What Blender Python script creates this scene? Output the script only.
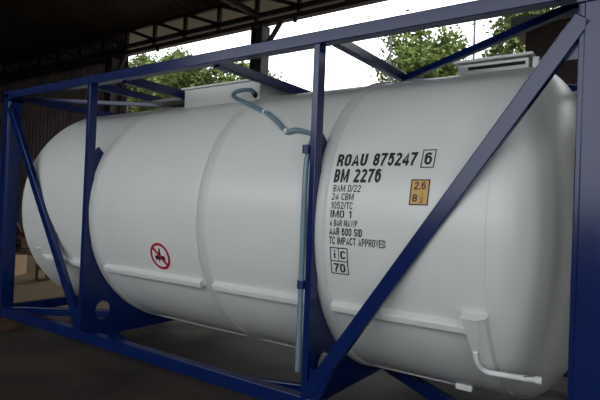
import bpy, bmesh, math, random
from mathutils import Vector, Matrix
from mathutils.geometry import tessellate_polygon
for o in list(bpy.data.objects): bpy.data.objects.remove(o)
S = bpy.context.scene
COL = S.collection
PI = math.pi

# ---------------------------------------------------------------- camera
def add_camera():
    cx, cy, cz, yaw, pitch, roll, f = 6.2537, -2.8557, 1.4024, .61048, .01151, .03913, 512.0
    F = Vector((-math.sin(yaw)*math.cos(pitch), math.cos(yaw)*math.cos(pitch), math.sin(pitch)))
    R0 = Vector((math.cos(yaw), math.sin(yaw), 0)); U0 = R0.cross(F)
    R = math.cos(roll)*R0 + math.sin(roll)*U0
    U = -math.sin(roll)*R0 + math.cos(roll)*U0
    cd = bpy.data.cameras.new('camera'); co = bpy.data.objects.new('camera', cd); COL.objects.link(co)
    m = Matrix((R, U, -F)).transposed().to_4x4(); m.translation = (cx, cy, cz)
    co.matrix_world = m
    cd.sensor_width = 36; cd.lens = f/600*36; cd.clip_start = .05; cd.clip_end = 300
    S.camera = co
add_camera()

# ---------------------------------------------------------------- world, exposure
W = bpy.data.worlds.new('overcast_sky'); S.world = W; W.use_nodes = True
bg = W.node_tree.nodes['Background']
bg.inputs[0].default_value = (.94, .97, 1.0, 1); bg.inputs[1].default_value = 2.85
S.view_settings.view_transform = 'Standard'; S.view_settings.look = 'None'
S.view_settings.gamma = 1; S.view_settings.exposure = 0; S.view_settings.use_curve_mapping = False

# ---------------------------------------------------------------- materials
def mat(name, col, rough=.5, metal=0, spec=.5, var=0, scale=4, bump=0, col2=None, bscale=None, rvar=0, coat=0):
    m = bpy.data.materials.new(name); m.use_nodes = True
    nt = m.node_tree; b = nt.nodes['Principled BSDF']; L = nt.links
    b.inputs['Base Color'].default_value = (*col, 1)
    b.inputs['Roughness'].default_value = rough; b.inputs['Metallic'].default_value = metal
    b.inputs['Specular IOR Level'].default_value = spec
    b.inputs['Coat Weight'].default_value = coat
    if var or bump or rvar:
        tc = nt.nodes.new('ShaderNodeTexCoord')
        n = nt.nodes.new('ShaderNodeTexNoise'); n.inputs['Scale'].default_value = scale; n.inputs['Detail'].default_value = 6
        L.new(tc.outputs['Object'], n.inputs['Vector'])
        if var:
            r = nt.nodes.new('ShaderNodeValToRGB')
            c2 = col2 if col2 else tuple(max(0, c*(1-var)) for c in col)
            r.color_ramp.elements[0].position = .35; r.color_ramp.elements[1].position = .68
            r.color_ramp.elements[0].color = (*c2, 1); r.color_ramp.elements[1].color = (*col, 1)
            L.new(n.outputs['Fac'], r.inputs['Fac']); L.new(r.outputs['Color'], b.inputs['Base Color'])
        if rvar:
            mr = nt.nodes.new('ShaderNodeMapRange')
            mr.inputs['To Min'].default_value = rough-rvar; mr.inputs['To Max'].default_value = rough+rvar
            L.new(n.outputs['Fac'], mr.inputs['Value']); L.new(mr.outputs['Result'], b.inputs['Roughness'])
        if bump:
            n2 = nt.nodes.new('ShaderNodeTexNoise'); n2.inputs['Scale'].default_value = bscale or scale*4; n2.inputs['Detail'].default_value = 5
            L.new(tc.outputs['Object'], n2.inputs['Vector'])
            bp = nt.nodes.new('ShaderNodeBump'); bp.inputs['Strength'].default_value = bump; bp.inputs['Distance'].default_value = .02
            L.new(n2.outputs['Fac'], bp.inputs['Height']); L.new(bp.outputs['Normal'], b.inputs['Normal'])
    return m
M = dict(
    white=mat('white_tank_paint', (.74, .755, .735), .3, var=.05, scale=1.3, rvar=.05, col2=(.69, .71, .69)),
    ringpaint=mat('grey_white_ring_paint', (.60, .61, .60), .4),
    whitetrim=mat('white_trim_paint', (.78, .79, .78), .35),
    blue=mat('blue_frame_paint', (.002, .015, .10), .2, spec=.5, var=.15, scale=6, rvar=.04),
    clip=mat('blue_clip_paint', (.005, .02, .11), .4),
    hose=mat('grey_blue_hose', (.17, .26, .32), .3),
    tie=mat('white_tie', (.85, .87, .88), .4),
    black=mat('black_lettering', (.012, .012, .014), .45),
    red=mat('red_sign', (.42, .008, .03), .4),
    yellow=mat('orange_yellow_placard', (.62, .36, .09), .45),
    signwhite=mat('sign_white', (.75, .76, .75), .4),
    slot=mat('dark_opening', (.01, .01, .012), .8),
    steel=mat('dull_steel', (.3, .3, .3), .45, metal=.6),
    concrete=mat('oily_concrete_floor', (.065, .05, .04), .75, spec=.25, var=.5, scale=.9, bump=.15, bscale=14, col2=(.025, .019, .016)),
    asphalt=mat('dark_yard_surface', (.04, .033, .028), .9, spec=.2, var=.3, scale=.4),
    dirt=mat('dusty_ground', (.27, .21, .15), .9, spec=.2, var=.3, scale=.4),
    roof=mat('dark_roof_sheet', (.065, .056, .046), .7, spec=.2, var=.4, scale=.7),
    wall=mat('brown_corrugated_sheet', (.20, .155, .145), .6, spec=.3, var=.35, scale=.8),
    rust=mat('dark_rusty_steel', (.035, .028, .027), .6, spec=.3, var=.4, scale=3),
    wood=mat('weathered_timber', (.10, .05, .03), .8, var=.5, scale=8),
    tan=mat('tan_board', (.45, .29, .16), .8, var=.2, scale=5),
    heap=mat('rusty_scrap', (.12, .055, .03), .9, var=.6, scale=6),
    olive=mat('olive_can', (.30, .25, .10), .5),
    darkcan=mat('dark_can', (.03, .028, .022), .5),
    leafa=mat('leaf_green', (.17, .22, .055), .6, spec=.2, var=.5, scale=1.2, col2=(.08, .125, .03)),
    leafb=mat('leaf_dark_green', (.15, .185, .05), .6, spec=.2, var=.5, scale=1.2, col2=(.07, .10, .028)),
    bark=mat('bark', (.10, .075, .055), .9, var=.4, scale=5),
    outwall=mat('brown_outbuilding_wall', (.05, .035, .03), .8, var=.3, scale=2),
    outroof=mat('grey_green_fascia', (.05, .06, .05), .7),
    galv_lit_eave=mat('grey_fascia_lit_eave', (.2, .2, .19), .6),
    pole=mat('pole_grey', (.10, .10, .11), .7),
)

# ---------------------------------------------------------------- helpers
def link(name, bm, m, parent=None, smooth=False, bevel=0, angle=None):
    bmesh.ops.recalc_face_normals(bm, faces=bm.faces[:])
    me = bpy.data.meshes.new(name); bm.to_mesh(me); bm.free()
    for mm in (m if isinstance(m, (list, tuple)) else [m]): me.materials.append(M[mm])
    if smooth: me.polygons.foreach_set('use_smooth', [True]*len(me.polygons))
    o = bpy.data.objects.new(name, me); COL.objects.link(o)
    if parent:
        o.parent = parent
        if parent.type == 'EMPTY' : o.matrix_parent_inverse = parent.matrix_basis.inverted()
    if bevel:
        bv = o.modifiers.new('bevel', 'BEVEL'); bv.width = bevel; bv.segments = 2; bv.limit_method = 'ANGLE'
    return o
def tag(o, label=None, cat=None, group=None, kind=None):
    if label: o['label'] = label
    if cat: o['category'] = cat
    if group: o['group'] = group
    if kind: o['kind'] = kind
    return o
def empty(name, loc):
    o = bpy.data.objects.new(name, None); COL.objects.link(o); o.location = loc
    o.empty_display_size = .2
    return o
def box(bm, lo, hi):
    x0, y0, z0 = lo; x1, y1, z1 = hi
    v = [bm.verts.new(p) for p in ((x0,y0,z0),(x1,y0,z0),(x1,y1,z0),(x0,y1,z0),(x0,y0,z1),(x1,y0,z1),(x1,y1,z1),(x0,y1,z1))]
    for f in ((0,3,2,1),(4,5,6,7),(0,1,5,4),(1,2,6,5),(2,3,7,6),(3,0,4,7)): bm.faces.new([v[i] for i in f])
    return v
def bar(bm, a, b, w, h, up=(0,0,1)):
    """rectangular bar from a to b; w across, h along 'up'"""
    a = Vector(a); b = Vector(b); d = (b-a).normalized(); u = Vector(up)
    s = d.cross(u).normalized(); u = s.cross(d).normalized()
    v = []
    for p in (a, b):
        for i, j in ((-1,-1),(1,-1),(1,1),(-1,1)): v.append(bm.verts.new(p + s*(i*w/2) + u*(j*h/2)))
    for f in ((0,1,2,3),(7,6,5,4),(0,4,5,1),(1,5,6,2),(2,6,7,3),(3,7,4,0)): bm.faces.new([v[i] for i in f])
def tube(bm, pts, r, n=12, cap=True, radii=None):
    pts = [Vector(p) for p in pts]; rings = []; prev = None
    for i, p in enumerate(pts):
        t = (pts[min(i+1, len(pts)-1)] - pts[max(i-1, 0)]).normalized()
        if prev is None:
            ref = Vector((0,0,1)) if abs(t.z) < .9 else Vector((1,0,0)); s = t.cross(ref).normalized()
        else:
            s = (prev - t*prev.dot(t)).normalized()
        prev = s; u = t.cross(s); rr = radii[i] if radii else r
        rings.append([bm.verts.new(p + rr*(math.cos(k*2*PI/n)*s + math.sin(k*2*PI/n)*u)) for k in range(n)])
    for a, b in zip(rings, rings[1:]):
        for k in range(n): bm.faces.new((a[k], a[(k+1) % n], b[(k+1) % n], b[k]))
    if cap: bm.faces.new(rings[0][::-1]); bm.faces.new(rings[-1])
def catmull(P, k=8):
    P = [Vector(p) for p in P]; out = []
    for i in range(len(P)-1):
        p0 = P[max(i-1,0)]; p1 = P[i]; p2 = P[i+1]; p3 = P[min(i+2, len(P)-1)]
        for s in range(k):
            t = s/k
            out.append(.5*((2*p1)+(-p0+p2)*t+(2*p0-5*p1+4*p2-p3)*t*t+(-p0+3*p1-3*p2+p3)*t**3))
    return out + [P[-1]]
def plate(bm, loops, axis, c0, c1):
    """2D polygon with holes, extruded along an axis from c0 to c1"""
    def P(q, c):
        return (c, q[0], q[1]) if axis == 0 else ((q[0], c, q[1]) if axis == 1 else (q[0], q[1], c))
    V = [[Vector((q[0], q[1], 0)) for q in lp] for lp in loops]
    tris = tessellate_polygon(V); flat = [q for lp in loops for q in lp]
    A = [bm.verts.new(P(q, c0)) for q in flat]; B = [bm.verts.new(P(q, c1)) for q in flat]
    for t in tris:
        try: bm.faces.new([A[i] for i in t]); bm.faces.new([B[i] for i in t][::-1])
        except ValueError: pass
    k = 0
    for lp in loops:
        n = len(lp)
        for i in range(n):
            j = (i+1) % n
            bm.faces.new((A[k+i], A[k+j], B[k+j], B[k+i]))
        k += n

# ================================================================ SETTING
G = -.15       # floor level
def setting():
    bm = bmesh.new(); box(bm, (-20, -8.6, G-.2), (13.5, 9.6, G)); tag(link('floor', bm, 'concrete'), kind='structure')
    bm = bmesh.new(); box(bm, (-90, 0, G-.4), (90, 90, G-.21)); tag(link('ground', bm, 'dirt'), kind='structure')
    bm = bmesh.new(); box(bm, (-90, -90, G-.4), (90, 0, G-.21)); tag(link('ground_apron', bm, 'asphalt'), kind='structure')
    # gable roof of folded sheet
    bm = bmesh.new(); xs = []; x = -20.4; k = 0
    while x < 13.9:
        xs += [(x, 0), (x+.16, 0), (x+.20, .04), (x+.30, .04)]; x += .34
    prof = [(9.3, 7.10), (.5, 8.70), (-8.4, 7.10)]
    rows = []
    for (yy, zz) in prof: rows.append([bm.verts.new((a, yy, zz+b)) for a, b in xs])
    top = []
    for (yy, zz) in prof: top.append([bm.verts.new((a, yy, zz+b+.03)) for a, b in xs])
    for R_ in (rows, top):
        for a, b in zip(R_, R_[1:]):
            for i in range(len(xs)-1): bm.faces.new((a[i], a[i+1], b[i+1], b[i]))
    for e in (0, -1):
        for i in range(len(xs)-1): bm.faces.new((rows[e][i], rows[e][i+1], top[e][i+1], top[e][i]))
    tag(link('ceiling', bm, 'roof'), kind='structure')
    # corrugated walls
    def corr(name, a, b, z0, z1, nrm, m='wall', per=.28):
        bm = bmesh.new(); a = Vector((*a, 0)); b = Vector((*b, 0)); d = (b-a); Ln = d.length; d.normalize()
        n = Vector((*nrm, 0)); lo = []; s = 0; pts = []
        while s < Ln:
            pts += [(s, 0), (s+per*.40, 0), (s+per*.5, .045), (s+per*.9, .045)]; s += per
        for s, h in pts:
            p = a + d*s + n*h
            lo.append([bm.verts.new((p.x, p.y, z)) for z in (z0, z1)] + [bm.verts.new((p.x-n.x*.02, p.y-n.y*.02, z)) for z in (z0, z1)])
        for q, r in zip(lo, lo[1:]):
            bm.faces.new((q[0], r[0], r[1], q[1])); bm.faces.new((q[2], q[3], r[3], r[2]))
            bm.faces.new((q[1], r[1], r[3], q[3]))
        tag(link(name, bm, m), kind='structure')
    corr('wall_back', (-20, 8.3), (-9.30, 8.3), G, 7.33, (0, -1))
    corr('wall_left', (-20, -8.3), (-20, 8.1), G, 8.7, (1, 0))
    corr('wall_right', (12.4, -4.6), (12.4, 9.2), G, 8.7, (-1, 0))
    corr('wall_front', (-20, -8.3), (-5.6, -8.3), G, 6.9, (0, 1))  # unseen; its length is shaped to dim the tank's left end
    corr('wall_light_block_low', (-5.6, -8.3), (1.2, -8.3), G, 3.3, (0, 1))  # unseen low wall, added to keep horizon light off the tank's left
    corr('wall_light_block_sill', (1.2, -8.3), (12.6, -8.3), G, 1.5, (0, 1))  # unseen sill, added to cut low light on the tank's belly
    corr('wall_light_block_return', (10.4, -8.3), (12.6, -8.3), 1.5, 6.9, (0, 1))  # unseen panel, added to shut out light from the right front
    corr('trim_light_block', (-5.6, -8.3), (12.6, -8.3), 6.2, 7.15, (0, 1))  # unseen lintel sheet, added to block the higher sky light
setting()
def dust_and_light_floor():
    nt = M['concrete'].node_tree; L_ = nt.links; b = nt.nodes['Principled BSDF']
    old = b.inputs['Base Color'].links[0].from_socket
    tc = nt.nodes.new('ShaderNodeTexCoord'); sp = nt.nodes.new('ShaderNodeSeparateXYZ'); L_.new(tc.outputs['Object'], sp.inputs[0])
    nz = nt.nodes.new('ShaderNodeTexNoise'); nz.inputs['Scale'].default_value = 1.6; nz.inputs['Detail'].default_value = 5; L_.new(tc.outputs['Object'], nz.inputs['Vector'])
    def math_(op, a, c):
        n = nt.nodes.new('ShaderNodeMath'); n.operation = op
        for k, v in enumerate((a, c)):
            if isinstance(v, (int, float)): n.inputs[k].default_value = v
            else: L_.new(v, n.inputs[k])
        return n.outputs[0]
    # tan dust with far-opening light painted in at rear left, oil on front
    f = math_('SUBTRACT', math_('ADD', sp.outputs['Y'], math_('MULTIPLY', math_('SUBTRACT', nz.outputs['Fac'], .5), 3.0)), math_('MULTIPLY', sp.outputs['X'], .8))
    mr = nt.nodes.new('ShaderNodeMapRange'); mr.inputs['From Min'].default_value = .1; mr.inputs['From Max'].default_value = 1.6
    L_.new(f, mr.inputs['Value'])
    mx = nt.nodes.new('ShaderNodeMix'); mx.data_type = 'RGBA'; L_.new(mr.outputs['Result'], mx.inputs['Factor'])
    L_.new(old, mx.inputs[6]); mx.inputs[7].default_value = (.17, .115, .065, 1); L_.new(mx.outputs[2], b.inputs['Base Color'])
dust_and_light_floor()

def steel_column(name, x, y, label, top=6.32):
    r = empty(name, (x, y, G)); tag(r, label, 'column')
    bm = bmesh.new()
    box(bm, (x-.2, y-.17, G), (x-.18, y+.17, top)); box(bm, (x+.18, y-.17, G), (x+.2, y+.17, top))
    box(bm, (x-.18, y-.012, G), (x+.18, y+.012, top))
    link('shaft', bm, 'rust', r)
    bm = bmesh.new(); box(bm, (x-.3, y-.27, G), (x+.3, y+.27, G+.03)); link('base_plate', bm, 'rust', r)
    for s in (1,):
        bm = bmesh.new()
        tube(bm, catmull([(x+.18*s, y, 5.75), (x+.42*s, y, 5.98), (x+.75*s, y, 6.40)], 5), .07, 8)
        link('knee_brace', bm, 'rust', r)
    return r
steel_column('steel_column', -9.62, 8.0, 'dark steel column at the end of the brown corrugated wall')
steel_column('steel_column', -2.90, 8.0, 'dark steel column standing between the trees behind the white filler box')

def girder():
    r = empty('eave_truss', (0, 8, 6.3)); tag(r, 'dark lattice truss along the far eave carried by the two steel columns', 'truss')
    def ch(name, z0, z1, y0=7.95, y1=8.05):
        bm = bmesh.new(); box(bm, (-19.7, y0, z0), (12.2, y1, z1)); link(name, bm, 'rust', r)
    ch('bottom_chord', 6.56, 6.70); ch('top_chord', 7.14, 7.26)
    ch('eave_beam', 6.33, 6.46, 7.9, 8.1)
    x = -19.0; k = 0
    while x < 10.6:
        bm = bmesh.new(); box(bm, (x-.055, 7.95, 6.44), (x+.055, 8.05, 7.24)); link('lattice_post', bm, 'rust', r)
        bm = bmesh.new(); bar(bm, (x, 8, 7.22) , (x+1.45, 8, 6.66), .09, .10); link('lattice_diagonal', bm, 'rust', r)
        x += 1.45; k += 1
    for x in (-7.1, -1.65):
        bm = bmesh.new(); box(bm, (x-.05, 7.88, 6.2), (x+.05, 7.92, 6.40)); link('cleat', bm, 'rust', r)
girder()
bm = bmesh.new(); box(bm, (-20, 9.25, 6.92), (13.5, 9.31, 7.12)); tag(link('trim_1', bm, 'galv_lit_eave'), kind='structure')
bm = bmesh.new(); bar(bm, (-3.3, 8.15, 7.20), (-3.3, 9.24, 7.0), 33.2, .02); tag(link('trim_lit_eave', bm, 'galv_lit_eave'), kind='structure')  # added eave panel; paler grey stands in for daylight on the roof underside
def cross_truss(x, label):
    r = empty('roof_truss', (x, .5, 6.4)); tag(r, label, 'truss')
    bm = bmesh.new(); bar(bm, (x, -8, 6.6), (x, 7.9, 6.6), .12, .14); link('bottom_chord', bm, 'rust', r)
    bm = bmesh.new(); bar(bm, (x, -8, 7.05), (x, .5, 8.58), .12, .12); bar(bm, (x, .5, 8.58), (x, 7.9, 7.2), .12, .12); link('rafter', bm, 'rust', r)
    n = 8
    for i in range(n):
        y = -7 + i*2; zt = 7.05 + (8.0-abs(y-.5)*1.0)*.19
        bm = bmesh.new(); bar(bm, (x, y, 6.6), (x, y, zt), .07, .07, (1, 0, 0)); link('web_post', bm, 'rust', r)
        bm = bmesh.new(); y2 = y+2 if y < .5 else y-2
        bar(bm, (x, y, 6.6), (x, y2, 7.05 + (8.0-abs(y2-.5))*.19), .06, .06, (1, 0, 0)); link('web_diagonal', bm, 'rust', r)
cross_truss(-2.9, 'dark roof truss meeting the steel column behind the white filler box')

# ---------------------------------------------------------------- outdoors
def tree(x, y, zc, rx, rz, n, seed, label, leaf='leafa', ls=.24, hole=.0):
    rnd = random.Random(seed)
    r = empty('leafy_tree', (x, y, G-.2)); tag(r, label, 'tree', 'trees beyond the far side of the shed')
    bm = bmesh.new(); tips = []
    tube(bm, catmull([(x, y, G-.3), (x+.1, y, zc*.35), (x-.1, y+.1, zc*.7), (x, y, zc+rz*.5)], 4), .2, 8, radii=None)
    for i in range(11):
        a = rnd.uniform(0, 2*PI); e = rnd.uniform(-.1, 1.2); q = rnd.uniform(.6, .95)
        t = Vector((x+rx*q*math.cos(a)*math.cos(e), y+rx*q*math.sin(a)*math.cos(e), zc+rz*q*math.sin(e)))
        s = Vector((x, y, zc-rz*.6+.6*rz*rnd.random())); m_ = (s+t)/2 + Vector((0, 0, .3))
        tube(bm, catmull([s, m_, t], 4), .05, 6, radii=[.09-.07*k/8 for k in range(9)]); tips += [m_, t]
    link('trunk', bm, 'bark', r)
    bm = bmesh.new()
    cl = []
    for i in range(34):
        while True:
            v = Vector((rnd.uniform(-1, 1), rnd.uniform(-1, 1), rnd.uniform(-1, 1)))
            if .35 < v.length < 1: break
        cl.append((Vector((x+v.x*rx, y+v.y*rx, zc+v.z*rz)), rnd.uniform(.45, .85)))
    cl += [(t, rnd.uniform(.4, .8)) for t in tips]
    for i in range(n):
        c, rr = rnd.choice(cl)
        v = Vector((rnd.gauss(0, .5), rnd.gauss(0, .5), rnd.gauss(0, .42)))*rr
        p = c+v
        d = Vector((rnd.gauss(0, 1), rnd.gauss(0, 1), rnd.gauss(-.3, .8))).normalized()
        s = d.cross(Vector((rnd.gauss(0, 1), rnd.gauss(0, 1), rnd.gauss(0, 1)))).normalized()
        L_ = ls*rnd.uniform(.7, 1.4); w = L_*.32
        q = [bm.verts.new(p), bm.verts.new(p+d*L_*.5+s*w), bm.verts.new(p+d*L_), bm.verts.new(p+d*L_*.5-s*w)]
        bm.faces.new(q)
    link('foliage', bm, leaf, r)
def trees():
    tree(-28.5, 22.5, 10.6, 2.6, 2.6, 6500, 1, 'green tree seen just right of the corrugated wall edge', 'leafb')
    tree(-24.2, 23.5, 10.1, 2.9, 2.6, 7500, 2, 'green tree left of the white filler box, second from the wall', 'leafa')
    tree(-20.2, 22.0, 9.5, 2.7, 2.2, 7500, 3, 'green tree directly above the left half of the white filler box', 'leafb')
    tree(-16.6, 23.0, 8.8, 2.2, 2.1, 6500, 4, 'green tree showing beside the left edge of the steel column above the filler box', 'leafa')
    tree(-29.5, 25.5, 8.2, 3.0, 3.0, 9000, 11, 'dense green tree behind the wall edge, lowest of the far row', 'leafa')
    tree(-23.0, 26.5, 8.0, 4.2, 2.9, 12000, 12, 'broad dark green tree filling the far row left of the white filler box', 'leafb')
    tree(-17.6, 26.5, 7.8, 3.2, 2.5, 9000, 13, 'green tree of the far row behind the white filler box', 'leafa')
    tree(-4.0, 22.0, 8.5, 2.5, 2.1, 6500, 5, 'airy green tree with sky all round behind the top brace right of the tall post', 'leafa')
    tree(1.2, 23.0, 9.7, 2.1, 1.8, 6000, 6, 'green tree behind the right hand roof brace beside the brown outbuilding', 'leafb')
trees()
def utility_pole(x, y, z, label):
    bm = bmesh.new(); tube(bm, [(x, y, G-.3), (x, y, z)], .05, 10, radii=[.07, .045]); tag(link('utility_pole', bm, 'pole'), label, 'pole')
utility_pole(-3.96, 18.5, 9.5, 'thin grey pole rising in front of the airy tree')
utility_pole(-.18, 18.5, 9.6, 'thin grey pole against white sky right of the airy tree')
bm = bmesh.new(); a = Vector((-14, 18.5, 7.9)); b = Vector((-4.05, 18.5, 8.9))
tube(bm, [a.lerp(b, i/14)-Vector((0, 0, 1.5*(1-(2*i/14-1)**2))) for i in range(15)], .012, 6)
tag(link('overhead_cable', bm, 'pole'), 'thin sagging cable across the white sky reaching the thin grey pole', 'cable')
def outbuilding():
    r = empty('outbuilding', (8, 12, G-.2)); tag(r, 'dark brown outbuilding with grey green roof edge seen through the right corner bracing', 'building')
    bm = bmesh.new(); box(bm, (3.60, 9.9, G-.3), (14, 14.5, 5.80)); link('wall', bm, 'outwall', r)
    bm = bmesh.new(); box(bm, (3.30, 9.75, 5.80), (14.3, 15, 6.02)); link('roof', bm, 'outroof', r)
outbuilding()

# ---------------------------------------------------------------- clutter at the left
def clutter():
    r = empty('board_box', (-4.07, 2.02, G)); tag(r, 'tan box on the floor seen behind the left corner post', 'box')
    ang = .55
    bm = bmesh.new()
    for k in range(3): box(bm, (-.9, -.3, .124*k), (.27, .3, .124*k+.119))
    bmesh.ops.rotate(bm, verts=bm.verts[:], cent=(0, 0, 0), matrix=Matrix.Rotation(ang, 3, 'Z'))
    bmesh.ops.translate(bm, verts=bm.verts[:], vec=(-4.07, 2.02, G)); link('boards', bm, 'tan', r)
    bm = bmesh.new(); box(bm, (.10, -.312, .0), (.14, -.3, .365))
    bmesh.ops.rotate(bm, verts=bm.verts[:], cent=(0, 0, 0), matrix=Matrix.Rotation(ang, 3, 'Z'))
    bmesh.ops.translate(bm, verts=bm.verts[:], vec=(-4.07, 2.02, G)); link('batten', bm, 'tan', r)
    r = empty('oil_can', (-3.02, 2.22, G)); tag(r, 'dark can with yellowish front on the floor beside the tan box', 'can')
    bm = bmesh.new(); bmesh.ops.create_cone(bm, cap_ends=True, segments=24, radius1=.13, radius2=.13, depth=.30, matrix=Matrix.Translation((-3.02, 2.22, G+.15))); link('body', bm, 'darkcan', r, bevel=.01)
    bm = bmesh.new(); tube(bm, [(-3.02, 2.22, G+.30), (-3.02, 2.22, G+.38)], .03, 10); link('spout', bm, 'darkcan', r)
    bm = bmesh.new()
    n = 8; vs = []
    for i in range(n+1):
        t = -1.1+i*.11
        vs.append([bm.verts.new((-3.02+.134*math.cos(t), 2.22+.134*math.sin(t), z)) for z in (G+.05, G+.2)])
    for q, s in zip(vs, vs[1:]): bm.faces.new((q[0], s[0], s[1], q[1]))
    tag(link('paper_label', bm, 'olive', r), 'yellowish front label')
    rnd = random.Random(9); bm = bmesh.new()
    for i in range(70):
        a = rnd.uniform(-1, 1); c = Vector((-8.3+a*1.3, 4.9+rnd.uniform(-.7, .7), G+.04+max(0, (1-abs(a)))*rnd.uniform(0, .75)))
        d = Vector((rnd.gauss(0, 1), rnd.gauss(0, 1), rnd.gauss(0, .3))).normalized()*rnd.uniform(.2, .45)
        bar(bm, c-d, c+d, rnd.uniform(.04, .2), rnd.uniform(.03, .08))
    for v in bm.verts: v.co.z = max(v.co.z, G)
    tag(link('scrap_heap', bm, 'heap'), 'rusty brown scrap heap on the floor beyond the tan box', 'scrap heap', kind='stuff')
clutter()
for (x, y, w) in ((.14, .1, 'front left'), (5.92, .1, 'front right'), (.14, 2.34, 'rear left'), (5.92, 2.34, 'rear right')):
    bm = bmesh.new(); box(bm, (x-.11, y-.14, G), (x+.11, y+.14, 0))
    tag(link('timber_block', bm, 'wood', bevel=.008), 'brown timber block under the %s corner of the tank frame' % w, 'block', 'timber blocks under the tank frame')

# ================================================================ TANK CONTAINER
L, Wd, H = 6.058, 2.438, 2.591
R, ZC, YC = 1.178, 1.283, 1.219
T = empty('tank_container', (L/2, Wd/2, 0))
tag(T, 'white cylindrical tank container in a blue steel frame', 'tank container')

def lathe(prof, n=128, bm=None):
    bm = bm or bmesh.new(); rows = []
    for x, r in prof:
        if r < 1e-5: rows.append([bm.verts.new((x, YC, ZC))])
        else: rows.append([bm.verts.new((x, YC+r*math.cos(k*2*PI/n), ZC+r*math.sin(k*2*PI/n))) for k in range(n)])
    for a, b in zip(rows, rows[1:]):
        for k in range(n):
            j = (k+1) % n
            if len(a) == 1: bm.faces.new((a[0], b[k], b[j]))
            elif len(b) == 1: bm.faces.new((a[k], b[0], a[j]))
            else: bm.faces.new((a[k], b[k], b[j], a[j]))
    return bm
XA, XB, DP = .5, 5.5, .45
pr = []
for i in range(21):
    u = PI/2*(1-i/20); pr.append((XA-DP*math.sin(u), R*math.cos(u)))
for xs in (1.1, 1.9, 2.6, 3.3, 4.0, 4.9): pr.append((xs, R))
for i in range(21):
    u = PI/2*i/20; pr.append((XB+DP*math.sin(u), R*math.cos(u)))
shell = link('tank_shell', lathe(pr), 'white', T, smooth=True)

def child(name, bm, m, smooth=False, bevel=0, label=None, parent=None):
    o = link(name, bm, m, None, smooth, bevel)
    o.parent = parent or shell
    o.matrix_parent_inverse = (parent or shell).matrix_basis.inverted()
    # shell sits under T with inverse so its own matrix is identity in world space
    if label: o['label'] = label
    return o
def surf(x, deg, h=0):
    a = math.radians(deg); return Vector((x, YC-(R+h)*math.cos(a), ZC+(R+h)*math.sin(a)))
def ring(x, w, h):
    return lathe([(x-w/2-.02, R-.004), (x-w/2-.004, R+h*.6), (x-w/2+.012, R+h), (x+w/2-.012, R+h), (x+w/2+.004, R+h*.6), (x+w/2+.02, R-.004)])
for x, w, h in ((1.80, .085, .009), (3.27, .075, .011), (4.385, .075, .016)):
    child('reinforcing_ring', ring(x, w, h), 'ringpaint', True)
for x in (XA, XB-.02):
    child('weld_seam', lathe([(x-.008, R-.002), (x-.003, R+.0025), (x+.003, R+.0025), (x+.008, R-.002)]), 'white', True)
# longitudinal stiffener, in lengths between the rings
for xa, xb in ((.82, 1.70), (1.88, 3.20), (3.335, 4.31), (4.45, 5.37)):
    bm = bmesh.new(); secs = []
    for x in (xa, xb):
        secs.append([bm.verts.new(q) for q in (surf(x, -25.7, -.01), surf(x, -26.3, .040), surf(x, -26.7, .046), surf(x, -28.5, .050), surf(x, -29.0, -.01))])
    for k in range(5): bm.faces.new((secs[0][k], secs[0][(k+1) % 5], secs[1][(k+1) % 5], secs[1][k]))
    bm.faces.new(secs[0][::-1]); bm.faces.new(secs[1])
    child('side_stiffener', bm, 'white', bevel=.003)
# sheet lip along the belly
for xa, xb in ((1.90, 3.20), (3.335, 4.31), (4.46, 5.22)):
    bm = bmesh.new(); secs = []
    for x in (xa, xb):
        secs.append([bm.verts.new(q) for q in (surf(x, -69, -.004), surf(x, -69.4, .008), surf(x, -71.2, .011), surf(x, -71.6, -.004))])
    for k in range(4): bm.faces.new((secs[0][k], secs[0][(k+1) % 4], secs[1][(k+1) % 4], secs[1][k]))
    bm.faces.new(secs[0][::-1]); bm.faces.new(secs[1])
    child('belly_lip', bm, 'white')
# drain channel with outlet pipe
bm = bmesh.new(); rows = []
for k in range(14):
    d = -23.1-3.0*k; t = min(1, k/4.5); e = .062 if k < 6 else .062-.006*(k-5)
    xl, xr, xo = 5.356+.038*t, 5.440-.022*t, 5.475+.012*t+.004*max(0, k-5)
    rows.append([bm.verts.new(q) for q in (surf(xl-.004, d, -.01), surf(xl, d, e), surf(xr, d, e), surf(xo, d, e*.55), surf(xo+.012, d, -.01))])
for p_, q in zip(rows, rows[1:]):
    for k in range(5): bm.faces.new((p_[k], p_[(k+1) % 5], q[(k+1) % 5], q[k]))
bm.faces.new(rows[0][::-1]); bm.faces.new(rows[-1])
child('drain_channel', bm, 'white')
bm = bmesh.new()
v0 = [bm.verts.new(q) for q in (surf(5.338, -22.75, -.01), surf(5.338, -22.75, .072), surf(5.44, -22.75, .070), surf(5.488, -22.5, .045), surf(5.488, -22.5, -.01))]
v1 = [bm.verts.new(q) for q in (surf(5.338, -23.25, -.01), surf(5.338, -23.25, .072), surf(5.44, -23.25, .070), surf(5.488, -23.0, .045), surf(5.488, -23.0, -.01))]
for k in range(5): bm.faces.new((v0[k], v0[(k+1) % 5], v1[(k+1) % 5], v1[k]))
bm.faces.new(v0[::-1]); bm.faces.new(v1)
child('channel_cap', bm, 'white')
bm = bmesh.new()
tube(bm, catmull([surf(5.408, -33.5, .062), surf(5.412, -35.5, .078), surf(5.420, -37.4, .084), surf(5.442, -39.1, .085), surf(5.477, -39.7, .085), surf(5.562, -39.4, .085), surf(5.66, -39.0, .085), surf(5.755, -38.5, .085)], 6), .0165, 14)
pipe = child('outlet_pipe', bm, 'whitetrim', True)
bm = bmesh.new(); tube(bm, [surf(5.725, -38.65, .085), surf(5.76, -38.5, .085)], .021, 14)
child('pipe_collar', bm, 'whitetrim')
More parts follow.
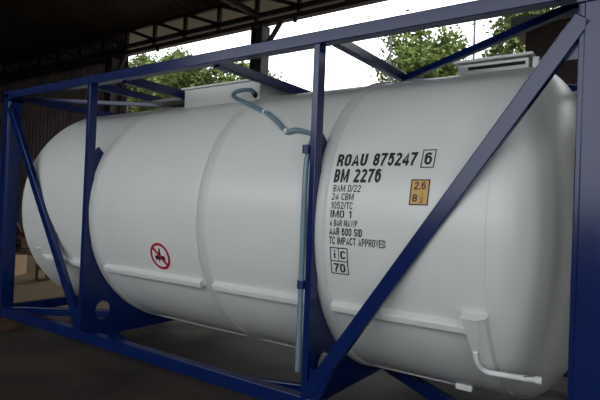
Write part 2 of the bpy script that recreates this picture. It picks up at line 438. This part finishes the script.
bm = bmesh.new(); tube(bm, [surf(5.66, -39.0, .085), surf(5.675, -38.95, .085)], .019, 14)
child('pipe_collar', bm, 'whitetrim')
bm = bmesh.new(); bar(bm, surf(5.665, -38.2, .085), surf(5.715, -37.4, .085), .008, .008); child('cap_chain', bm, 'steel')
# lower lugs
for x, d, s in ((5.19, -66, .044), (.69, -22.6, .026), (.775, -26.6, .026)):
    bm = bmesh.new(); c = surf(x, d, .01) if x > .5 else surf(x, d, .0)
    box(bm, (c.x-s*1.3, c.y-s*.6, c.z-s*.45), (c.x+s*1.3, c.y+s*.9, c.z+s*.45)); child('lug', bm, 'whitetrim', bevel=.008)

# --------- lettering on the shell
def arc(cx, cy, rx, ry, a0, a1, n=10):
    return [(cx+rx*math.cos(math.radians(a0+(a1-a0)*k/n)), cy+ry*math.sin(math.radians(a0+(a1-a0)*k/n))) for k in range(n+1)]
def glyph(c, t):
    """centre lines of a condensed sans letter in a cell of height 1: (strokes, width)"""
    h = t/2; w = .56; l, r, b, u, m = h, w-h, h, 1-h, .5; q = (r-l)/2; cx = w/2
    if c == 'O' or c == '0':
        k = q
        return [[(l, b+k)]+[(l, u-k)]+arc(cx, u-k, q, k, 180, 0)+[(r, b+k)]+arc(cx, b+k, q, k, 0, -180)], w
    if c == 'I': return [[(h, 0), (h, 1)]], t
    if c == 'i': return [[(h, 0), (h, .68)], [(h, .82), (h, 1)]], t
    if c == '1': return [[(.30, 0), (.30, 1)], [(.30, .90), (.24, .80), (.06, .76)]], .42
    if c == 'L': return [[(l, 1), (l, b), (w, b)]], w
    if c == 'T': return [[(0, u), (w, u)], [(cx, 0), (cx, u)]], w
    if c == 'E': return [[(w, u), (l, u), (l, b), (w, b)], [(l, .52), (w*.92, .52)]], w
    if c == 'H': return [[(l, 0), (l, 1)], [(r, 0), (r, 1)], [(l, m), (r, m)]], w
    if c == 'M':
        w2 = .78; return [[(h, 0), (h, 1)], [(w2-h, 0), (w2-h, 1)], [(h*1.1, .97), (w2/2, .12), (w2-h*1.1, .97)]], w2
    if c == 'W':
        w2 = .98; return [[(h*.8, 1), (w2*.27, .04), (w2/2, .92), (w2*.73, .04), (w2-h*.8, 1)]], w2
    if c == 'N': return [[(l, 0), (l, 1)], [(r, 0), (r, 1)], [(l, .97), (r, .03)]], w
    if c == 'V': return [[(h*.8, 1), (cx, .05), (w-h*.8, 1)]], w
    if c == 'A':
        w2 = .62; return [[(h*.8, 0), (w2/2, .95), (w2-h*.8, 0)], [(w2*.24, .28), (w2*.76, .28)]], w2
    if c == '/': return [[(0, 0), (.30, 1)]], .30
    if c == 'U': return [[(l, 1), (l, b+q)]+arc(cx, b+q, q, q, 180, 360)+[(r, 1)]], w
    if c == 'C':
        return [arc(cx, u-q, q, q, 5, 180)+[(l, b+q)]+arc(cx, b+q, q, q, 180, 355)], w
    if c == 'D':
        k = .26; return [[(l, b), (l, u), (r-k, u)]+arc(r-k, u-k, k, k, 90, 0)+[(r, b+k)]+arc(r-k, b+k, k, k, 0, -90)+[(l, b)], [(l, 0), (l, 1)]], w
    if c in 'PRB':
        k = (u-.47)/2
        top = [(l, u), (r-k, u)]+arc(r-k, u-k, k, k, 90, -90)+[(l, .47)]
        if c == 'P': return [[(l, 0), (l, 1)], top], w
        if c == 'R': return [[(l, 0), (l, 1)], top, [(r-.20, .47), (r-.02, .30), (r, 0)]], w
        k2 = (.5-b)/2
        return [[(l, 0), (l, 1)], top, [(l, .5), (r-k2, .5)]+arc(r-k2, b+k2, k2, k2, 90, -90)+[(l, b)]], w
    if c == 'S':
        k = (u-m)/2
        return [arc(cx, u-k, q, k, 15, 180)+arc(cx, u-k, q, k, 180, 262)[1:]+arc(cx, b+k, q, k, 82, 0)+arc(cx, b+k, q, k, 0, -165)[1:]], w
    if c == '8':
        k = (u-.52)/2; k2 = (.52-b)/2
        return [arc(cx, u-k, q*.92, k, 0, 360, 18), arc(cx, b+k2, q, k2, 0, 360, 18)], w
    if c == '7': return [[(0, u), (r, u), (r-.08, .72), (cx-.06, .3), (cx-.10, 0)]], w
    if c == '5':
        k = .30; return [[(w*.95, u), (l+.06, u), (l+.02, .50)]+arc(cx, b+k, q, k, 140, -160, 14)], w
    if c == '2': return [arc(cx, u-q, q, q, 165, -25)+[(l, b+.02), (l, b), (w, b)]], w
    if c == '4': return [[(.40, 0), (.40, .96), (h*.9, .34), (h*.9, .27), (w, .27)]], w
    if c == '6':
        k = .28; return [arc(cx, b+k, q, k, 0, 360, 18), arc(cx, u-q, q, q, 25, 180)+[(l, b+k)]], w
    if c == '.': return [[(h, 0), (h, t)]], t
    return [], .3
def strokes(txt, t, gap=.10):
    """quads of every letter, laid out from x = 0"""
    out = []; x = 0
    for c in txt:
        st, w = glyph(c, t)
        quads = []
        for P in st:
            P = [Vector((p[0], p[1])) for p in P]
            P = [p for k, p in enumerate(P) if k == 0 or (p-P[k-1]).length > 1e-4]
            closed = (P[0]-P[-1]).length < 1e-3 and len(P) > 3
            nrm = []
            for k in range(len(P)):
                a = P[k-1] if k else (P[-2] if closed else None); b = P[k+1] if k < len(P)-1 else (P[1] if closed else None)
                d1 = (P[k]-a).normalized() if a is not None else (b-P[k]).normalized()
                d2 = (b-P[k]).normalized() if b is not None else d1
                n1 = Vector((-d1.y, d1.x)); n2 = Vector((-d2.y, d2.x)); mm = n1+n2
                mm = mm.normalized() if mm.length > 1e-3 else n1
                nrm.append(mm*(t/2)/max(.55, mm.dot(n1)))
            for k in range(len(P)-1): quads.append((P[k]+nrm[k], P[k]-nrm[k], P[k+1]-nrm[k+1], P[k+1]+nrm[k+1]))
        out.append([[(v.x+x, min(1.0, max(0.0, v.y))) for v in q_] for q_ in quads]); x += w+gap
    return out, x-gap
def wrapped(bm, x0, x1, d0, d1, txt=None, bold=.17, off=.0022, mi=0):
    """text fitted into x0..x1 and from angle d0 (top) to d1 (bottom)"""
    out, W_ = strokes(txt, bold)
    for qs in out:
        for q_ in qs:
            vs = [bm.verts.new(surf(x0+(x1-x0)*u/W_, d1+(d0-d1)*w, off)) for u, w in q_]
            bm.faces.new(vs).material_index = mi
def patch(bm, x0, x1, d0, d1, off, mi=0, n=6):
    rows = [[bm.verts.new(surf(x, d0+(d1-d0)*i/n, off)) for x in (x0, x1)] for i in range(n+1)]
    for a, b in zip(rows, rows[1:]):
        f = bm.faces.new((a[0], b[0], b[1], a[1])); f.material_index = mi
def frame_rect(bm, x0, x1, d0, d1, t, off, mi=0):
    td = math.degrees(t/R)
    patch(bm, x0, x1, d0, d0-td, off, mi, 1); patch(bm, x0, x1, d1+td, d1, off, mi, 1)
    patch(bm, x0, x0+t, d0-td, d1+td, off, mi); patch(bm, x1-t, x1, d0-td, d1+td, off, mi)
LINES = [('ROAU', 4.468, 4.693, 24.0, 19.6, .20), ('875247', 4.738, 5.035, 24.0, 19.5, .20),
         ('BM 2276', 4.470, 4.814, 18.6, 14.0, .21), ('BAM D/22', 4.478, 4.684, 13.2, 10.9, .15),
         ('24 CBM', 4.474, 4.640, 10.4, 8.2, .15), ('1052/TC', 4.474, 4.640, 7.6, 5.3, .15),
         ('IMO 1', 4.477, 4.638, 4.9, 2.5, .16), ('4 BAR MAWP', 4.476, 4.682, 1.9, -.2, .16),
         ('AAR 600 SID', 4.474, 4.718, -.7, -3.1, .18), ('TC IMPACT APPROVED', 4.474, 4.882, -3.6, -6.0, .16)]
for t, x0, x1, d0, d1, b in LINES:
    bm = bmesh.new(); wrapped(bm, x0, x1, d0, d1, txt=t, bold=b); child('lettering', bm, 'black', label='black lettering reading %s' % t)
bm = bmesh.new(); frame_rect(bm, 5.064, 5.150, 24.8, 18.7, .007, .0022); wrapped(bm, 5.083, 5.131, 23.8, 19.7, txt='6', bold=.18)
child('boxed_digit', bm, 'black', label='black digit 6 in a square outline')
bm = bmesh.new(); frame_rect(bm, 4.478, 4.612, -7.0, -15.8, .007, .0022); patch(bm, 4.484, 4.606, -11.3, -11.6, .0022, 0, 1)
patch(bm, 4.540, 4.545, -7.3, -11.3, .0022, 0, 2)
wrapped(bm, 4.508, 4.519, -7.9, -10.6, txt='i', bold=.2); wrapped(bm, 4.556, 4.596, -8.0, -10.6, txt='C', bold=.18)
wrapped(bm, 4.502, 4.588, -12.2, -15.1, txt='70', bold=.18)
child('class_mark', bm, 'black', label='black outlined square with iC over 70')
bm = bmesh.new(); patch(bm, 5.022, 5.142, 15.1, 7.3, .002, 1); frame_rect(bm, 5.022, 5.142, 15.1, 7.3, .008, .0028, 0)
wrapped(bm, 5.045, 5.118, 14.3, 12.0, txt='2.6', bold=.17, off=.003); wrapped(bm, 5.040, 5.072, 10.6, 8.3, txt='8', bold=.17, off=.003)
wrapped(bm, 5.094, 5.103, 11.0, 9.9, txt='1', off=.003); wrapped(bm, 5.088, 5.108, 9.1, 8.0, txt='2', off=.003); patch(bm, 5.084, 5.112, 9.6, 9.4, .003, 0, 1)
child('height_placard', bm, ['black', 'yellow'], label='orange yellow placard with black numbers')
# prohibition sign
def sign():
    X, D, r = 2.735, -18.0, .124
    def q(u, v, off): return surf(X+u, D+math.degrees(v/R), off)
    bm = bmesh.new(); n = 48
    c = bm.verts.new(q(0, 0, .0015)); o1 = [bm.verts.new(q(r*.99*math.cos(t*2*PI/n), r*.99*math.sin(t*2*PI/n), .0018)) for t in range(n)]
    rm = [bm.verts.new(q(r*.5*math.cos(t*2*PI/n), r*.5*math.sin(t*2*PI/n), .0018)) for t in range(n)]
    for k in range(n):
        j = (k+1) % n; f = bm.faces.new((c, rm[k], rm[j])); f.material_index = 2
        f = bm.faces.new((rm[k], o1[k], o1[j], rm[j])); f.material_index = 2
    def ann(r0, r1, off, mi):
        a = [bm.verts.new(q(r0*math.cos(t*2*PI/n), r0*math.sin(t*2*PI/n), off)) for t in range(n)]
        b = [bm.verts.new(q(r1*math.cos(t*2*PI/n), r1*math.sin(t*2*PI/n), off)) for t in range(n)]
        for k in range(n): bm.faces.new((a[k], a[(k+1) % n], b[(k+1) % n], b[k])).material_index = mi
    ann(r*.80, r, .003, 0)
    # person striding over the tank top, struck through
    def poly(pts, off, mi): bm.faces.new([bm.verts.new(q(u*r, v*r, off)) for u, v in pts]).material_index = mi
    def ell(cu, cv, a, b, off, mi): poly([(cu+a*math.cos(t*2*PI/20), cv+b*math.sin(t*2*PI/20)) for t in range(20)], off, mi)
    ell(.02, .50, .10, .10, .0026, 1)
    poly([(-.09, .40), (.10, .40), (.13, -.02), (-.10, -.02)], .0026, 1)
    ell(-.28, -.10, .26, .17, .0026, 1); ell(.30, -.12, .22, .20, .0026, 1); ell(.02, -.12, .3, .14, .0027, 1)
    poly([(-.42, -.2), (-.34, -.2), (-.52, -.42), (-.6, -.42)], .0026, 1); poly([(-.14, -.22), (-.04, -.22), (-.16, -.46), (-.26, -.46)], .0026, 1)
    s = math.sqrt(.5); w = .11
    for k in range(10):
        a, b = (-.85+.17*k)*s, (-.85+.17*(k+1))*s
        poly([(a-w*s, -a-w*s), (a+w*s, -a+w*s), (b+w*s, -b+w*s), (b-w*s, -b-w*s)], .0036, 0)
    child('prohibition_sign', bm, ['red', 'black', 'signwhite'], label='round red and white prohibition sign with a black figure')
sign()

# --------- top fittings
def spill():
    x0, x1, y0, y1, z0, z1, t = 2.235, 3.235, .75, 1.69, 2.30, 2.545, .012
    bm = bmesh.new()
    box(bm, (x0, y0, z0), (x1, y0+t, z1)); box(bm, (x0, y1-t, z0), (x1, y1, z1))
    box(bm, (x0, y0+t, z0), (x0+t, y1-t, z1)); box(bm, (x1-t, y0+t, z0), (x1, y1-t, z1))
    b = link('spill_box', bm, 'white', T)
    bm = bmesh.new(); e = .028
    box(bm, (x0-e, y0-e, z1), (x1+e, y0+t, z1+.016)); box(bm, (x0-e, y1-t, z1), (x1+e, y1+e, z1+.016))
    box(bm, (x0-e, y0+t, z1), (x0+t, y1-t, z1+.016)); box(bm, (x1-t, y0+t, z1), (x1+e, y1-t, z1+.016))
    child('rim', bm, 'whitetrim', parent=b)
    bm = bmesh.new(); tube(bm, [(2.68, YC, 2.40), (2.68, YC, 2.51)], .25, 32); m = link('manhole', bm, 'steel', T, bevel=.008)
    bm = bmesh.new(); tube(bm, [(2.68, YC, 2.512), (2.68, YC, 2.54)], .27, 32); child('manhole_lid', bm, 'steel', bevel=.008, parent=m)
    bm = bmesh.new(); box(bm, (1.64, .80, 2.47), (2.13, 1.64, 2.50)); link('walkway_plate', bm, 'steel', T)
    # valve box near the right end
    bm = bmesh.new(); box(bm, (4.98, .99, 2.34), (5.48, 1.45, 2.515)); v = link('valve_box', bm, 'white', T, bevel=.006)
    bm = bmesh.new(); box(bm, (4.95, .96, 2.523), (5.51, 1.48, 2.545)); child('lid', bm, 'whitetrim', bevel=.005, parent=v)
    bm = bmesh.new(); box(bm, (5.06, .982, 2.468), (5.46, .989, 2.490)); child('slot', bm, 'slot', parent=v)
    for y in (1.02, 1.12):
        bm = bmesh.new(); box(bm, (5.50, y, 2.40), (5.54, y+.04, 2.52)); child('latch', bm, 'whitetrim', parent=v)
spill()
# --------- drain hose from spill box and down the second post
def hose():
    px = HOSE
    bm = bmesh.new()
    path = catmull(px, 8)
    tube(bm, path, .019, 14); h = link('drain_hose', bm, 'hose', T, smooth=True)
    def at(i, name, m, r, w):
        p = path[i]; d = (path[i+1]-path[i-1]).normalized()
        bm = bmesh.new(); tube(bm, [p-d*w, p+d*w], r, 14); child(name, bm, m, parent=h)
    at(5*8, 'hose_tie', 'tie', .0245, .012); at(7*8, 'hose_tie', 'tie', .0245, .012)
    at(1, 'nozzle', 'slot', .024, .03)
    for z in (1.79, .87):
        bm = bmesh.new(); tube(bm, [(4.283, .012, z-.028), (4.283, .012, z+.028)], .027, 14); box(bm, (4.283, -.005, z-.025), (4.312, .02, z+.025)); child('hose_clip', bm, 'clip', parent=h)
HOSE = [(3.19, .735, 2.41), (3.20, .66, 2.435), (3.10, .60, 2.42), (3.08, .57, 2.37), (3.30, .52, 2.275), surf(3.60, 46.6, .028), surf(3.79, 40.2, .026), surf(3.955, 34.0, .026),
        surf(4.04, 34.5, .026), surf(4.20, 32.0, .026), Vector((4.268, .10, 1.86)), Vector((4.283, .035, 1.77)), Vector((4.283, .013, 1.60)), Vector((4.283, .012, 1.2)), Vector((4.283, .012, .7)), Vector((4.283, .012, .28))]
hose()

# ---------------------------------------------------------------- frame
def part(name, bm, bevel=.006, m='blue'): return link(name, bm, m, T, bevel=bevel)
def ellipse(cy, cz, a, b, n=20): return [(cy+a*math.cos(k*2*PI/n), cz+b*math.sin(k*2*PI/n)) for k in range(n)]
def Y(y, back): return Wd-y if back else y
def ybox(bm, x0, x1, y0, y1, z0, z1, back):
    a, b = Y(y0, back), Y(y1, back); box(bm, (x0, min(a, b), z0), (x1, max(a, b), z1))
for back in (0, 1):
    for s in (0, 1):
        X = (lambda v: L-v) if s else (lambda v: v)
        bm = bmesh.new()
        # post: a box with a stepped inner flange
        xa, xb = sorted((X(.004), X(.128))); ybox(bm, xa, xb, .004, .15, .118, H-.118, back)
        xa, xb = sorted((X(.120), X(.152))); ybox(bm, xa, xb, .012, .15, .118, H-.118, back)
        cp = part('corner_post', bm)
        for z0, z1 in ((0, .118), (H-.118, H)):
            bm = bmesh.new(); xa, xb = sorted((X(0), X(.162))); ya, yb = sorted((Y(0, back), Y(.162, back)))
            # open casting: plates with oval holes on front and end, solid elsewhere
            zc_ = (z0+z1)/2
            plate(bm, [[(xa, z0), (xb, z0), (xb, z1), (xa, z1)], ellipse((xa+xb)/2, zc_, .040, .032)[::-1]], 1, Y(0, back), Y(.02, back))
            plate(bm, [[(ya, z0), (yb, z0), (yb, z1), (ya, z1)], ellipse((ya+yb)/2, zc_, .040, .032)[::-1]], 0, X(0), X(.02))
            xi, xj = sorted((X(.09), X(.162)));  ybox(bm, xi, xj, .02, .162, z0, z1, back)
            xi, xj = sorted((X(.02), X(.09)));  ybox(bm, xi, xj, .09, .162, z0, z1, back)
            xi, xj = sorted((X(.02), X(.162))); ybox(bm, xi, xj, .02, .162, z0, z0+.02, back); ybox(bm, xi, xj, .02, .162, z1-.02, z1, back)
            child('corner_casting', bm, 'blue', parent=cp)
        # intermediate post
        xa, xb = sorted((X(1.690), X(1.738))); bm = bmesh.new(); ybox(bm, xa, xb, 0, .085, .11, 2.50, back); part('upright', bm)
        # side diagonal
        bm = bmesh.new(); a = Vector((X(1.70), Y(.030, back), .14)); b = Vector((X(.13), Y(.030, back), 2.40))
        bar(bm, a, b, .052, .092, up=(0, 0, 1)); part('side_diagonal', bm)
        # gusset at the head of the diagonal
        bm = bmesh.new(); tri = [(X(.14), 2.20), (X(.14), 2.46), (X(.24), 2.33), (X(.27), 2.20)]
        plate(bm, [tri], 1, Y(.045, back), Y(.057, back)); part('gusset_plate', bm, 0)
        # foot fillet between post and diagonal
        bm = bmesh.new(); plate(bm, [[(X(1.68), .12), (X(1.68), .32), (X(1.50), .34), (X(1.60), .12)]], 1, Y(.012, back), Y(.05, back)); part('foot_plate', bm, 0)
    bm = bmesh.new(); ybox(bm, .15, L-.15, .002, .092, 2.499, 2.586, back); part('top_side_rail', bm)
    bm = bmesh.new(); ybox(bm, .15, L-.15, .0, .085, .02, .125, back); part('bottom_side_rail', bm)
for s in (0, 1):
    X = (lambda v: L-v) if s else (lambda v: v)
    xa, xb = sorted((X(.02), X(.11)))
    bm = bmesh.new(); box(bm, (xa, .14, 2.495), (xb, Wd-.14, 2.58)); part('top_end_rail', bm)
    bm = bmesh.new(); box(bm, (xa, .14, .02), (xb, Wd-.14, .12)); part('bottom_end_rail', bm)
    # saddle bulkhead with lightening holes
    xc = X(1.72)
    a0 = math.degrees(math.asin((1.85-ZC)/(R+.005)))
    arc = []
    for k in range(61):
        t = a0 + (-180-2*a0)*k/60; t = math.radians(t)
        arc.append((YC-(R+.004)*math.cos(t), ZC+(R+.004)*math.sin(t)))
    tip = [(.085, 1.79), (.085, 1.86), (.125, 1.905)]
    outer = [(.02, .03), (.02, 1.75)] + tip + [arc[0]] + arc[1:-1] + [arc[-1]] + [(Wd-y, z) for y, z in tip[::-1]] + [(Wd-.02, 1.75), (Wd-.02, .03)]
    holes = [ellipse(.25, .285, .085, .095, 24)[::-1], ellipse(Wd-.25, .285, .085, .095, 24)[::-1]]
    bm = bmesh.new(); plate(bm, [outer]+holes, 0, xc-.008, xc+.008); part('saddle_plate', bm, 0)
    # roof and floor K braces
    xm = X(1.63)
    for back in (0, 1):
        bm = bmesh.new(); bar(bm, (X(.13), Y(.12, back), 2.515), (X(1.62), Y(1.20, back), 2.515), .045, .05); part('roof_diagonal', bm)
        bm = bmesh.new(); bar(bm, (X(.13), Y(.10, back), .07), (X(1.66), Y(1.20, back), .07), .07, .09); part('floor_diagonal', bm)
for x, h in ((1.60, .07), (2.13, .085), (3.325, .08), (4.44, .07)):
    bm = bmesh.new(); box(bm, (x-.03, .09, 2.565-h), (x+.03, Wd-.09, 2.565)); part('roof_crossbar', bm)
bm = bmesh.new(); bar(bm, (3.62, .06, .065), (4.33, .33, .065), .06, .08); part('floor_stay', bm)
bm = bmesh.new(); bar(bm, (L-3.62, .06, .065), (L-4.33, .33, .065), .06, .08); part('floor_stay', bm)
